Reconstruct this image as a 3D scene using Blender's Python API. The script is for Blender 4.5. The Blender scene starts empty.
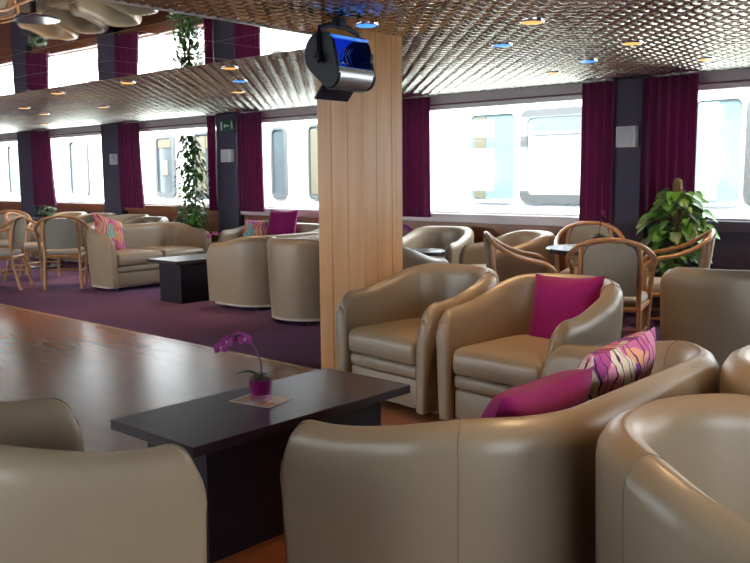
import bpy, bmesh, math, random
import numpy as np
from math import sin, cos, pi, radians, sqrt
from mathutils import Vector, Matrix
random.seed(4)
scene = bpy.context.scene
COL = scene.collection

# ------------------------------------------------------------------ materials
def new_mat(name):
    m = bpy.data.materials.new(name); m.use_nodes = True
    nt = m.node_tree; b = nt.nodes['Principled BSDF']
    return m, nt, b
def pmat(name, col, rough=0.5, metal=0.0, spec=0.5, var=0.12, nscale=8.0, bump=0.0, bscale=60.0, coat=0.0, emit=None, estr=0.0, sheen=0.0):
    m, nt, b = new_mat(name)
    N, L = nt.nodes, nt.links
    b.inputs['Roughness'].default_value = rough
    b.inputs['Metallic'].default_value = metal
    b.inputs['Specular IOR Level'].default_value = spec
    b.inputs['Coat Weight'].default_value = coat
    b.inputs['Coat Roughness'].default_value = 0.15
    b.inputs['Sheen Weight'].default_value = sheen
    tc = N.new('ShaderNodeTexCoord')
    nz = N.new('ShaderNodeTexNoise'); nz.inputs['Scale'].default_value = nscale; nz.inputs['Detail'].default_value = 4
    L.new(tc.outputs['Object'], nz.inputs['Vector'])
    mx = N.new('ShaderNodeMix'); mx.data_type = 'RGBA'
    mx.inputs['A'].default_value = (*[c*(1-var) for c in col], 1)
    mx.inputs['B'].default_value = (*[min(1, c*(1+var)) for c in col], 1)
    L.new(nz.outputs['Fac'], mx.inputs['Factor'])
    L.new(mx.outputs['Result'], b.inputs['Base Color'])
    if bump:
        n2 = N.new('ShaderNodeTexNoise'); n2.inputs['Scale'].default_value = bscale; n2.inputs['Detail'].default_value = 3
        L.new(tc.outputs['Object'], n2.inputs['Vector'])
        bp = N.new('ShaderNodeBump'); bp.inputs['Strength'].default_value = bump; bp.inputs['Distance'].default_value = 0.01
        L.new(n2.outputs['Fac'], bp.inputs['Height']); L.new(bp.outputs['Normal'], b.inputs['Normal'])
    if emit:
        b.inputs['Emission Color'].default_value = (*emit, 1); b.inputs['Emission Strength'].default_value = estr
    return m
def wood_mat(name, c1, c2, rough=0.35, scale=(30, 30, 1.5), coat=0.0, seams=None, spec=0.5):
    m, nt, b = new_mat(name); N, L = nt.nodes, nt.links
    b.inputs['Specular IOR Level'].default_value = spec
    b.inputs['Roughness'].default_value = rough; b.inputs['Coat Weight'].default_value = coat; b.inputs['Coat Roughness'].default_value = 0.2
    tc = N.new('ShaderNodeTexCoord'); mp = N.new('ShaderNodeMapping'); mp.inputs['Scale'].default_value = scale
    L.new(tc.outputs['Object'], mp.inputs['Vector'])
    nz = N.new('ShaderNodeTexNoise'); nz.inputs['Scale'].default_value = 1.0; nz.inputs['Detail'].default_value = 6; nz.inputs['Distortion'].default_value = 0.6
    L.new(mp.outputs['Vector'], nz.inputs['Vector'])
    rp = N.new('ShaderNodeValToRGB'); rp.color_ramp.elements[0].position = 0.3; rp.color_ramp.elements[1].position = 0.7
    rp.color_ramp.elements[0].color = (*c1, 1); rp.color_ramp.elements[1].color = (*c2, 1)
    L.new(nz.outputs['Fac'], rp.inputs['Fac'])
    out = rp.outputs['Color']
    if seams:                       # planks: brick texture tint
        br = N.new('ShaderNodeTexBrick'); L.new(tc.outputs['Object'], br.inputs['Vector'])
        br.inputs['Scale'].default_value = 1.0; br.inputs['Brick Width'].default_value = seams[0]; br.inputs['Row Height'].default_value = seams[1]
        br.inputs['Mortar Size'].default_value = seams[2]; br.inputs['Color1'].default_value = (1, 1, 1, 1); br.inputs['Color2'].default_value = (0.90, 0.89, 0.88, 1)
        br.inputs['Mortar'].default_value = (0.88, 0.87, 0.86, 1)
        mu = N.new('ShaderNodeMix'); mu.data_type = 'RGBA'; mu.blend_type = 'MULTIPLY'; mu.inputs['Factor'].default_value = 1
        L.new(out, mu.inputs['A']); L.new(br.outputs['Color'], mu.inputs['B']); out = mu.outputs['Result']
    L.new(out, b.inputs['Base Color'])
    return m
def glass_mat(name, tint=(1, 1, 1), refl=0.06):
    m = bpy.data.materials.new(name); m.use_nodes = True; nt = m.node_tree; N, L = nt.nodes, nt.links
    N.clear(); o = N.new('ShaderNodeOutputMaterial'); t = N.new('ShaderNodeBsdfTransparent'); g = N.new('ShaderNodeBsdfGlossy')
    t.inputs['Color'].default_value = (*tint, 1); g.inputs['Roughness'].default_value = 0.02
    lw = N.new('ShaderNodeLayerWeight'); lw.inputs['Blend'].default_value = 0.5
    pw = N.new('ShaderNodeMath'); pw.operation = 'POWER'; pw.inputs[1].default_value = 5; L.new(lw.outputs['Facing'], pw.inputs[0])
    fr = N.new('ShaderNodeMath'); fr.operation = 'MULTIPLY_ADD'; fr.inputs[1].default_value = 0.5; fr.inputs[2].default_value = refl*0.6; L.new(pw.outputs[0], fr.inputs[0])
    mx = N.new('ShaderNodeMixShader'); L.new(fr.outputs[0], mx.inputs['Fac']); L.new(t.outputs[0], mx.inputs[1]); L.new(g.outputs[0], mx.inputs[2]); L.new(mx.outputs[0], o.inputs['Surface'])
    return m
def cloth_mat(name, col, trans=0.25):
    m, nt, b = new_mat(name); N, L = nt.nodes, nt.links
    b.inputs['Base Color'].default_value = (*col, 1); b.inputs['Roughness'].default_value = 0.75; b.inputs['Sheen Weight'].default_value = 0.15
    tc = N.new('ShaderNodeTexCoord'); nz = N.new('ShaderNodeTexNoise'); nz.inputs['Scale'].default_value = 12
    L.new(tc.outputs['Object'], nz.inputs['Vector'])
    mx = N.new('ShaderNodeMix'); mx.data_type = 'RGBA'; mx.inputs['A'].default_value = (*[c*0.85 for c in col], 1); mx.inputs['B'].default_value = (*[c*1.15 for c in col], 1)
    L.new(nz.outputs['Fac'], mx.inputs['Factor']); L.new(mx.outputs['Result'], b.inputs['Base Color'])
    tr = N.new('ShaderNodeBsdfTranslucent'); tr.inputs['Color'].default_value = (min(1,col[0]*2.6), col[1]*2.2, min(1,col[2]*2.6), 1)
    ms = N.new('ShaderNodeMixShader'); ms.inputs['Fac'].default_value = trans
    o = N['Material Output']; L.new(b.outputs[0], ms.inputs[1]); L.new(tr.outputs[0], ms.inputs[2]); L.new(ms.outputs[0], o.inputs['Surface'])
    return m
def print_mat(name, cols, scale=9.0, line=(0.05, 0.015, 0.09)):
    m, nt, b = new_mat(name); N, L = nt.nodes, nt.links
    b.inputs['Roughness'].default_value = 0.8
    tc = N.new('ShaderNodeTexCoord')
    ns = N.new('ShaderNodeTexNoise'); ns.inputs['Scale'].default_value = 5; L.new(tc.outputs['Object'], ns.inputs['Vector'])
    ad = N.new('ShaderNodeVectorMath'); ad.operation = 'MULTIPLY_ADD'; ad.inputs[1].default_value = (0.22, 0.22, 0.22)
    L.new(ns.outputs['Color'], ad.inputs[0]); L.new(tc.outputs['Object'], ad.inputs[2])
    v = N.new('ShaderNodeTexVoronoi'); v.inputs['Scale'].default_value = scale; L.new(ad.outputs[0], v.inputs['Vector'])
    sp = N.new('ShaderNodeSeparateColor'); L.new(v.outputs['Color'], sp.inputs[0])
    rp = N.new('ShaderNodeValToRGB'); rp.color_ramp.interpolation = 'CONSTANT'
    el = rp.color_ramp.elements
    while len(el) < len(cols): el.new(0.5)
    for i, c in enumerate(cols): el[i].position = i/len(cols); el[i].color = (*c, 1)
    L.new(sp.outputs[0], rp.inputs['Fac'])
    w = N.new('ShaderNodeTexWave'); w.inputs['Scale'].default_value = scale*0.6; w.inputs['Distortion'].default_value = 13; w.inputs['Detail'].default_value = 1
    L.new(tc.outputs['Object'], w.inputs['Vector'])
    lt = N.new('ShaderNodeMath'); lt.operation = 'LESS_THAN'; lt.inputs[1].default_value = 0.07; L.new(w.outputs['Fac'], lt.inputs[0])
    mx = N.new('ShaderNodeMix'); mx.data_type = 'RGBA'; mx.inputs['B'].default_value = (*line, 1)
    L.new(lt.outputs[0], mx.inputs['Factor']); L.new(rp.outputs['Color'], mx.inputs['A'])
    L.new(mx.outputs['Result'], b.inputs['Base Color'])
    return m

LEATHER = pmat('leather', (0.325, 0.244, 0.160), rough=0.36, spec=0.55, var=0.10, nscale=3, bump=0.10, bscale=45)
PIPING = pmat('leather_seam', (0.25, 0.195, 0.13), rough=0.5, var=0.05)
PLINTH = pmat('plinth_trim', (0.55, 0.50, 0.42), rough=0.4, var=0.05)
GLIDE = pmat('dark_glide', (0.02, 0.018, 0.018), rough=0.5)
WENGE = wood_mat('wenge', (0.018, 0.007, 0.013), (0.030, 0.013, 0.022), rough=0.36, scale=(40, 3, 40), spec=0.32)
WENGESHADE = wood_mat('wenge_base_shade', (0.006, 0.004, 0.009), (0.010, 0.006, 0.013), rough=0.5, scale=(40, 40, 3), spec=0.25)  # same wenge as the table top, shade on the base put into the colour
BEECH = wood_mat('beech', (0.36, 0.17, 0.065), (0.50, 0.26, 0.11), rough=0.32, scale=(25, 25, 4), coat=0.2)
CHAIRCLOTH = pmat('chair_fabric', (0.30, 0.275, 0.225), rough=0.85, var=0.10, nscale=40, bump=0.1, bscale=300)
SEATBLUE = pmat('seat_fabric', (0.33, 0.31, 0.30), rough=0.8, var=0.1, nscale=40)
COLWOOD = wood_mat('column_veneer', (0.49, 0.200, 0.050), (0.61, 0.28, 0.076), rough=0.38, scale=(16, 16, 0.9), coat=0.1)
GROOVE = pmat('groove_dark', (0.12, 0.055, 0.025), rough=0.7)
REDWOOD = wood_mat('panel_wood', (0.20, 0.062, 0.026), (0.30, 0.10, 0.042), rough=0.35, scale=(2, 30, 30), coat=0.2)
PARQUET = wood_mat('parquet', (0.285, 0.095, 0.034), (0.31, 0.108, 0.041), rough=0.27, scale=(2.2, 14, 1), coat=0.0, seams=(0.75, 0.07, 0.002))
PLUM = pmat('plum_wall', (0.070, 0.058, 0.100), rough=0.7, var=0.05)
MAUVE = pmat('mauve_trim', (0.62, 0.53, 0.56), rough=0.35, var=0.04)
RAILRED = pmat('rail_red', (0.12, 0.03, 0.045), rough=0.4, var=0.05)
WHITEFR = pmat('white_frame', (0.80, 0.79, 0.78), rough=0.4, var=0.03)
WHITEPL = pmat('white_plastic', (0.80, 0.80, 0.82), rough=0.5, var=0.03)
GREYPL = pmat('grey_grille', (0.66, 0.66, 0.70), rough=0.6, var=0.05)
DARKPANEL = pmat('ceiling_void', (0.035, 0.032, 0.027), rough=0.8)
LATTICE = pmat('lattice_metal', (0.79, 0.79, 0.67), rough=0.24, metal=1.0, var=0.06, nscale=3)
MIRROR = pmat('ceiling_mirror', (0.82, 0.78, 0.74), rough=0.015, metal=1.0, var=0.01)
SEAMGLINT = pmat('mirror_joint_glint', (0.75, 0.72, 0.68), rough=0.5, var=0.02)  # joints catch bright reflections; that brightness is painted in as pale colour
CURTAIN = cloth_mat('curtain_cloth', (0.13, 0.013, 0.07), 0.3)
CURTAIN2 = cloth_mat('ship_curtain', (0.085, 0.08, 0.05), 0.1)
MAGENTA = pmat('magenta_velvet', (0.26, 0.006, 0.115), rough=0.75, var=0.15, nscale=30, bump=0.25, bscale=70, sheen=0.08, spec=0.2)
PRINT1 = print_mat('pillow_print', [(0.62, 0.16, 0.42), (0.75, 0.70, 0.62), (0.80, 0.42, 0.28), (0.25, 0.05, 0.33), (0.72, 0.30, 0.50), (0.78, 0.66, 0.55), (0.45, 0.07, 0.30)], 15)
PRINT2 = print_mat('pillow_print_warm', [(0.80, 0.22, 0.16), (0.78, 0.36, 0.14), (0.72, 0.12, 0.26), (0.82, 0.36, 0.26), (0.30, 0.55, 0.48), (0.78, 0.24, 0.25), (0.62, 0.16, 0.42)], 11, (0.10, 0.03, 0.12))
GREEN = pmat('leaf_green', (0.075, 0.22, 0.03), rough=0.4, var=0.45, nscale=9)
GREEN2 = pmat('leaf_dark_green', (0.045, 0.10, 0.03), rough=0.45, var=0.4, nscale=9)
STEMG = pmat('stem_green', (0.06, 0.10, 0.03), rough=0.6)
STEMP = pmat('stem_purple', (0.06, 0.02, 0.035), rough=0.5)
MOSS = pmat('moss_pole', (0.12, 0.075, 0.035), rough=0.95, var=0.4, nscale=50, bump=0.8, bscale=80)
POTDARK = pmat('pot_dark', (0.045, 0.038, 0.045), rough=0.5)
SOIL = pmat('soil', (0.03, 0.02, 0.012), rough=0.95, bump=0.6, bscale=90)
PETAL = pmat('petal', (0.25, 0.010, 0.17), rough=0.6, var=0.2, nscale=60)
PETALC = pmat('petal_heart', (0.62, 0.42, 0.50), rough=0.6)
POTGLASS = glass_mat('pot_glass', (0.95, 0.80, 0.92))
POTFILL = pmat('magenta_fill', (0.24, 0.006, 0.14), rough=0.3, var=0.25, nscale=40)
PAPER = pmat('paper', (0.70, 0.62, 0.54), rough=0.6, var=0.2, nscale=14)
PAPER2 = pmat('paper_print', (0.50, 0.30, 0.16), rough=0.6, var=0.35, nscale=25)
NAVY = pmat('lamp_black', (0.008, 0.010, 0.022), rough=0.5, spec=0.25)
SILVER = pmat('lamp_silver', (0.52, 0.53, 0.56), rough=0.35, metal=0.85)
BLUEGEL = pmat('lamp_blue_inside', (0.01, 0.035, 0.42), rough=0.25, emit=(0.01, 0.06, 0.9), estr=0.08)
BLUEEDGE = pmat('lamp_blue_edge', (0.08, 0.26, 0.85), rough=0.3, emit=(0.05, 0.25, 1.0), estr=0.15)
CHROME = pmat('chrome', (0.8, 0.8, 0.82), rough=0.15, metal=1.0, var=0.02)
AMBER = pmat('downlight_glow', (0.5, 0.3, 0.12), rough=0.5, emit=(1.0, 0.42, 0.10), estr=0.32)
BLUELED = pmat('blue_led', (0.04, 0.15, 0.5), rough=0.5, emit=(0.05, 0.28, 1.0), estr=0.4)
SIGNGREEN = pmat('sign_green', (0.006, 0.085, 0.045), rough=0.5, var=0.03)
SIGNWHITE = pmat('sign_white', (0.7, 0.75, 0.72), rough=0.5, var=0.02)
HULL = pmat('hull_white', (0.86, 0.87, 0.88), rough=0.45, var=0.02)
SHIPFRAME = pmat('ship_window_frame', (0.055, 0.06, 0.062), rough=0.4, var=0.05)
SHIPGLASS = pmat('ship_glass', (0.10, 0.145, 0.155), rough=0.12, var=0.2, nscale=1.6)
SHIPGLASSDK = pmat('ship_glass_dark', (0.05, 0.07, 0.08), rough=0.1, var=0.35, nscale=2.5)
SHIPGLASSBR = pmat('ship_glass_bright', (0.24, 0.27, 0.29), rough=0.12, var=0.25, nscale=1.8)
SHIPTRIM = pmat('ship_awning_blue', (0.03, 0.065, 0.10), rough=0.5, var=0.3, nscale=5)
SHIPGOLD = pmat('ship_fringe', (0.12, 0.115, 0.09), rough=0.6, var=0.2)
SHIPTAN = pmat('ship_blind_tan', (0.10, 0.08, 0.05), rough=0.6, var=0.1)
PANE = glass_mat('window_glass', (0.97, 0.985, 0.98))
WATER = pmat('river_water', (0.16, 0.20, 0.18), rough=0.12, var=0.2, bump=0.4, bscale=3)
DARKTOP = pmat('table_top_dark', (0.035, 0.035, 0.055), rough=0.22, var=0.1)

def carpet_mat():
    m, nt, b = new_mat('carpet_purple'); N, L = nt.nodes, nt.links
    b.inputs['Roughness'].default_value = 0.95; b.inputs['Specular IOR Level'].default_value = 0.1
    tc = N.new('ShaderNodeTexCoord')
    n1 = N.new('ShaderNodeTexNoise'); n1.inputs['Scale'].default_value = 220; n1.inputs['Detail'].default_value = 2
    n2 = N.new('ShaderNodeTexNoise'); n2.inputs['Scale'].default_value = 1.1; n2.inputs['Detail'].default_value = 3
    for n in (n1, n2): L.new(tc.outputs['Object'], n.inputs['Vector'])
    a = N.new('ShaderNodeMix'); a.data_type = 'RGBA'; a.inputs['A'].default_value = (0.105, 0.055, 0.125, 1); a.inputs['B'].default_value = (0.205, 0.108, 0.230, 1)
    L.new(n1.outputs['Fac'], a.inputs['Factor'])
    c = N.new('ShaderNodeMix'); c.data_type = 'RGBA'; c.blend_type = 'MULTIPLY'; c.inputs['Factor'].default_value = 0.35
    L.new(a.outputs['Result'], c.inputs['A']); L.new(n2.outputs['Fac'], c.inputs['B'])
    L.new(c.outputs['Result'], b.inputs['Base Color'])
    bp = N.new('ShaderNodeBump'); bp.inputs['Strength'].default_value = 0.4; bp.inputs['Distance'].default_value = 0.004
    L.new(n1.outputs['Fac'], bp.inputs['Height']); L.new(bp.outputs['Normal'], b.inputs['Normal'])
    return m
CARPET = carpet_mat()

# ------------------------------------------------------------------ mesh tools
class MB:
    def __init__(s): s.v = []; s.f = []
    def add(s, vs, fs):
        o = len(s.v); s.v += [tuple(v) for v in vs]; s.f += [tuple(i+o for i in f) for f in fs]; return s
    def box(s, x0, x1, y0, y1, z0, z1):
        return s.add([(x0,y0,z0),(x1,y0,z0),(x1,y1,z0),(x0,y1,z0),(x0,y0,z1),(x1,y0,z1),(x1,y1,z1),(x0,y1,z1)],
              [(3,2,1,0),(4,5,6,7),(0,1,5,4),(1,2,6,5),(2,3,7,6),(3,0,4,7)])
    def rings(s, rings, close=True, cap0=True, cap1=True):
        n = len(rings[0]); vs = [p for r in rings for p in r]; fs = []
        for i in range(len(rings)-1):
            for j in range(n if close else n-1):
                k = (j+1) % n
                fs.append((i*n+j, i*n+k, (i+1)*n+k, (i+1)*n+j))
        if cap0: fs.append(tuple(range(n-1, -1, -1)))
        if cap1: fs.append(tuple((len(rings)-1)*n+j for j in range(n)))
        return s.add(vs, fs)
    def tube(s, pts, r, n=10, sq=1.0):
        pts = [Vector(p) for p in pts]; rs = r if isinstance(r, (list, tuple)) else [r]*len(pts)
        rings = []; up = None
        for i, p in enumerate(pts):
            t = (pts[min(i+1, len(pts)-1)] - pts[max(i-1, 0)]).normalized()
            if up is None:
                up = Vector((0,0,1)) if abs(t.z) < 0.9 else Vector((0,1,0))
            a = t.cross(up).normalized(); b = a.cross(t).normalized(); up = b
            rings.append([p + (a*cos(2*pi*k/n) + b*sin(2*pi*k/n)*sq)*rs[i] for k in range(n)])
        return s.rings(rings)
    def lathe(s, prof, n=32, c=(0,0,0)):
        rings = [[(c[0]+r*cos(2*pi*k/n), c[1]+r*sin(2*pi*k/n), c[2]+z) for k in range(n)] for r, z in prof]
        return s.rings(rings)
    def xf(s, M):
        s.v = [tuple(M @ Vector(v)) for v in s.v]; return s
    def build(s, name, mat, parent=None, smooth=True, bevel=0.0, seg=2, fix=True, weld=False):
        me = bpy.data.meshes.new(name); me.from_pydata(s.v, [], s.f); me.validate()
        bm = bmesh.new(); bm.from_mesh(me)
        if weld: bmesh.ops.remove_doubles(bm, verts=bm.verts, dist=1e-5)
        if fix: bmesh.ops.recalc_face_normals(bm, faces=bm.faces)
        if bevel:
            bmesh.ops.bevel(bm, geom=[e for e in bm.edges if e.calc_face_angle(0) > 0.6], offset=bevel, segments=seg, affect='EDGES', profile=0.5)
        bm.to_mesh(me); bm.free()
        if smooth:
            for p in me.polygons: p.use_smooth = True
            me.set_sharp_from_angle(angle=radians(42))
        me.materials.append(mat)
        o = bpy.data.objects.new(name, me); COL.objects.link(o)
        if parent: o.parent = parent
        return o
def tag(o, label=None, cat=None, group=None, kind=None):
    if label: o['label'] = label
    if cat: o['category'] = cat
    if group: o['group'] = group
    if kind: o['kind'] = kind
    return o
def thing(name, label, cat, loc=(0,0,0), rz=0.0, group=None):
    o = bpy.data.objects.new(name, None); COL.objects.link(o); o.empty_display_size = 0.1
    o.location = loc; o.rotation_euler = (0, 0, rz)
    return tag(o, label, cat, group)
def dup(root, label, loc, rz, group=None):
    r = root.copy(); COL.objects.link(r); r.location = loc; r.rotation_euler = (0, 0, rz); r['label'] = label
    if group: r['group'] = group
    for ch in list(root.children):
        c = ch.copy(); COL.objects.link(c); c.parent = r
        for g in list(ch.children):
            d = g.copy(); COL.objects.link(d); d.parent = c
    return r
def struct(o, label=None): return tag(o, label, kind='structure')
def smooth01(t): t = max(0, min(1, t)); return t*t*(3-2*t)

# ------------------------------------------------------------------ room
H = 2.15; YW = 7.52; YS = -3.6; XL = -18.0; XR = 3.4; SILL = 0.885; HEAD = 2.035
struct(MB().box(XL, XR, YS, YW, -0.12, 0.0).build('floor', CARPET, smooth=False), 'purple carpet floor of the lounge')
DFX = -1.25
struct(MB().box(-12.6, DFX, -3.0, 3.83, 0.0005, 0.012).build('dance_floor', PARQUET, smooth=False), 'glossy brown parquet dance floor')
e = MB(); e.box(-12.6, DFX+0.04, 3.83, 3.87, 0.0, 0.014); e.box(DFX, DFX+0.04, -3.0, 3.83, 0.0, 0.014)
struct(e.build('trim_1', BEECH, smooth=False), 'light wood edging of the dance floor')
struct(MB().box(XL-0.3, XR+0.3, YS-0.35, YW+0.35, H+0.05, H+0.2).build('ceiling', DARKPANEL, smooth=False), 'ceiling slab above the metal lattice')

# mirror field in the ceiling, square mirror tiles
MX0, MX1, MY0, MY1 = -13.2, -3.88, -2.2, 4.09
mt = MB(); T = 0.62
nx = int((MX1-MX0)/T); ny = int((MY1-MY0)/T)
rr = random.Random(3)
for i in range(nx+1):
    for j in range(ny+1):
        x1 = MX1-i*T; x0 = max(MX0, x1-T+0.008); y1 = MY1-j*T; y0 = max(MY0, y1-T+0.008)
        if x1-x0 < 0.05 or y1-y0 < 0.05: continue
        dz = [rr.uniform(-0.0012, 0.0012) for _ in range(3)]
        z = [H+dz[0], H+dz[1], H+dz[1]+dz[2]-dz[0], H+dz[2]]
        mt.add([(x0,y0,z[0]),(x1,y0,z[1]),(x1,y1,z[2]),(x0,y1,z[3]),(x0,y0,H+0.012),(x1,y0,H+0.012),(x1,y1,H+0.012),(x0,y1,H+0.012)],
               [(3,2,1,0),(4,5,6,7),(0,1,5,4),(1,2,6,5),(2,3,7,6),(3,0,4,7)])
mo = struct(mt.build('ceiling_mirror', MIRROR, smooth=False), 'mirror tiles in the ceiling over the dance floor')
struct(MB().box(MX0-0.01, MX1+0.01, MY0-0.01, MY1+0.01, H+0.002, H+0.04).build('mirror_backing', SEAMGLINT, smooth=False), 'backing in the joints between mirror tiles, painted pale for their bright reflection')

# woven metal lattice (real strips), everywhere else
def lattice():
    V = []; F = []; n = 0; rg = np.random.default_rng(5)
    def patch(x0, x1, y0, y1, P, holes):
        nonlocal n
        nu, nv = 3, 5
        gu, gv = np.meshgrid(np.linspace(-0.5, 0.5, nu), np.linspace(-0.5, 0.5, nv), indexing='ij')
        faces = np.array([(a*nv+b, (a+1)*nv+b, (a+1)*nv+b+1, a*nv+b+1) for a in range(nu-1) for b in range(nv-1)])
        kx = np.arange(int((x1-x0)/P)); ky = np.arange(int((y1-y0)/P))
        I, J = np.meshgrid(kx, ky, indexing='ij'); I = I.ravel(); J = J.ravel()
        X = x0+(I+0.5)*P; Y = y0+(J+0.5)*P
        ok = np.ones(len(X), bool)
        for hx0, hx1, hy0, hy1 in holes: ok &= ~((X > hx0) & (X < hx1) & (Y > hy0) & (Y < hy1))
        I, J, X, Y = I[ok], J[ok], X[ok], Y[ok]
        for d in (0, 1):
            sgn = np.where((I+J+d) % 2 == 0, 1.0, -1.0)
            u = gu.ravel()*P; v = gv.ravel()*P*0.44
            z = H+0.006 + 0.0035*sgn[:, None]*np.cos(pi*gu.ravel())[None, :]
            z = z + rg.normal(0, 0.035, len(X))[:, None]*u[None, :] + rg.normal(0, 0.05, len(X))[:, None]*v[None, :] + 0.010*(2*gv.ravel()[None, :])**2
            if d == 0: px, py = X[:, None]+u, Y[:, None]+v
            else: px, py = X[:, None]-v, Y[:, None]+u
            V.append(np.stack([px, py, z], -1).reshape(-1, 3))
            F.append((faces[None]+(np.arange(len(X))*nu*nv)[:, None, None]+n).reshape(-1, 4)); n += len(X)*nu*nv
    m = [(MX0-0.02, MX1+0.02, MY0-0.02, MY1+0.02)]
    patch(XL, 1.5, 0.6, YW, 0.070, m)
    patch(XL, XR, YS, 0.6, 0.150, m); patch(1.5, XR, 0.6, YW, 0.150, m)
    V = np.concatenate(V); F = np.concatenate(F)
    me = bpy.data.meshes.new('ceiling_lattice')
    me.vertices.add(len(V)); me.vertices.foreach_set('co', V.astype(np.float32).ravel())
    me.loops.add(F.size); me.loops.foreach_set('vertex_index', F.astype(np.int32).ravel())
    me.polygons.add(len(F)); me.polygons.foreach_set('loop_start', np.arange(0, F.size, 4, dtype=np.int32))
    me.update(calc_edges=True); me.validate()
    me.polygons.foreach_set('use_smooth', np.ones(len(F), dtype=bool))
    me.materials.append(LATTICE)
    o = bpy.data.objects.new('ceiling_lattice', me); COL.objects.link(o)
    return struct(o, 'woven brass grey metal lattice ceiling')
lattice()

PILLARS = [(-15.50, -14.92), (-12.59, -12.06), (-9.59, -9.16), (-6.75, -6.40), (-3.70, -3.35), (-0.75, -0.40)]
spans = []
edge = XL
for a, b in PILLARS: spans.append((edge, a)); edge = b
spans.append((edge, XR))
tn = 2
def window_wall(yin, sgn, side, first):
    """sgn +1: wall on the +Y side. yin = inner face."""
    global tn
    y0, y1 = (yin, yin+0.16*sgn) if sgn > 0 else (yin-0.16, yin)
    yi = lambda d: yin - sgn*d
    B = lambda m, x0, x1, ya, yb, z0, z1: m.box(x0, x1, min(ya, yb), max(ya, yb), z0, z1)
    w = MB(); w.box(XL, XR, y0, y1, -0.1, SILL-0.03); w.box(XL, XR, y0, y1, HEAD+0.02, H+0.06)
    for a, b in PILLARS: w.box(a, b, y0, y1, SILL-0.03, HEAD+0.02)
    if sgn < 0: w.box(-3.6, XR, y0, y1, SILL-0.03, HEAD+0.02)
    struct(w.build('wall_'+side, PLUM, smooth=False), 'plum %s wall of the lounge with wide windows' % side)
    for k, (a, b) in enumerate(PILLARS):
        m = MB(); B(m, a, b, yi(0.0), yi(0.13), 0, H+0.005)
        struct(m.build('trim_%d' % tn, PLUM, smooth=False, bevel=0.012), 'dark plum pillar on the %s wall' % side); tn += 1
    for k, (a, b) in enumerate(spans):
        if sgn < 0 and a > -3.4: continue
        plum = (a > -3.4) or sgn < 0
        m = MB(); B(m, a+0.003, b-0.003, yi(0.0), yi(0.025), 0.0, SILL-0.10)
        struct(m.build('trim_%d' % tn, PLUM if plum else REDWOOD, smooth=False), 'panel below a window on the %s wall' % side); tn += 1
        m = MB(); B(m, a+0.003, b-0.003, yi(0.0), yi(0.09), SILL-0.10, SILL-0.005)
        struct(m.build('trim_%d' % tn, PLUM if plum else (MAUVE if a > -9.5 else REDWOOD), smooth=False, bevel=0.008), 'sill board below a window on the %s wall' % side); tn += 1
        m = MB(); B(m, a+0.003, b-0.003, yi(0.0), yi(0.03), HEAD+0.03, H+0.01)
        hd = struct(m.build('trim_%d' % tn, MAUVE, smooth=False), 'pale mauve pelmet above a window on the %s wall' % side); tn += 1
        m = MB(); B(m, a+0.003, b-0.003, yi(0.0), yi(0.05), HEAD+0.015, HEAD+0.03); m.build('pelmet_rail', RAILRED, hd, smooth=False)
        # window: white frame + pane
        f = MB(); zb, zt = SILL-0.03, HEAD+0.02
        ya, yb = yin+sgn*0.02, yin+sgn*0.10
        fw = 0.045
        B(f, a, a+fw, ya, yb, zb, zt); B(f, b-fw, b, ya, yb, zb, zt); B(f, a+fw, b-fw, ya, yb, zb, zb+fw); B(f, a+fw, b-fw, ya, yb, zt-fw, zt)
        wo = struct(f.build('window_%d' % (first+k), WHITEFR, smooth=False, bevel=0.004), 'wide window in the %s wall' % side)
        g = MB(); B(g, a+fw, b-fw, yin+sgn*0.056, yin+sgn*0.064, zb+fw, zt-fw); g.build('pane', PANE, wo, smooth=False)
window_wall(YW, 1, 'back', 1)
window_wall(YS, -1, 'front', 8)
struct(MB().box(XL-0.15, XL, YS-0.16, YW+0.16, -0.1, H+0.06).build('wall_left', REDWOOD, smooth=False), 'wood end wall on the left')
wr = MB(); wr.box(XR, XR+0.15, YS-0.16, YW+0.16, -0.1, 0.62); wr.box(XR, XR+0.15, YS-0.16, YW+0.16, HEAD+0.02, H+0.06)
ends = [(-3.76, -3.2), (-0.75, -0.4), (1.6, 7.68)]
for a, b in ends: wr.box(XR, XR+0.15, a, b, 0.62, HEAD+0.02)
struct(wr.build('wall_right', PLUM, smooth=False), 'plum end wall on the right with panorama windows')
for k in range(2):
    a, b = ends[k][1], ends[k+1][0]; fw = 0.045
    f = MB(); f.box(XR+0.02, XR+0.1, a, a+fw, 0.62, HEAD+0.02); f.box(XR+0.02, XR+0.1, b-fw, b, 0.62, HEAD+0.02); f.box(XR+0.02, XR+0.1, a+fw, b-fw, 0.62, 0.62+fw); f.box(XR+0.02, XR+0.1, a+fw, b-fw, HEAD+0.02-fw, HEAD+0.02)
    wo = struct(f.build('window_%d' % (15+k), WHITEFR, smooth=False), 'panorama window in the right end wall')
    MB().box(XR+0.056, XR+0.064, a+fw, b-fw, 0.62+fw, HEAD+0.02-fw).build('pane', PANE, wo, smooth=False)

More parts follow.
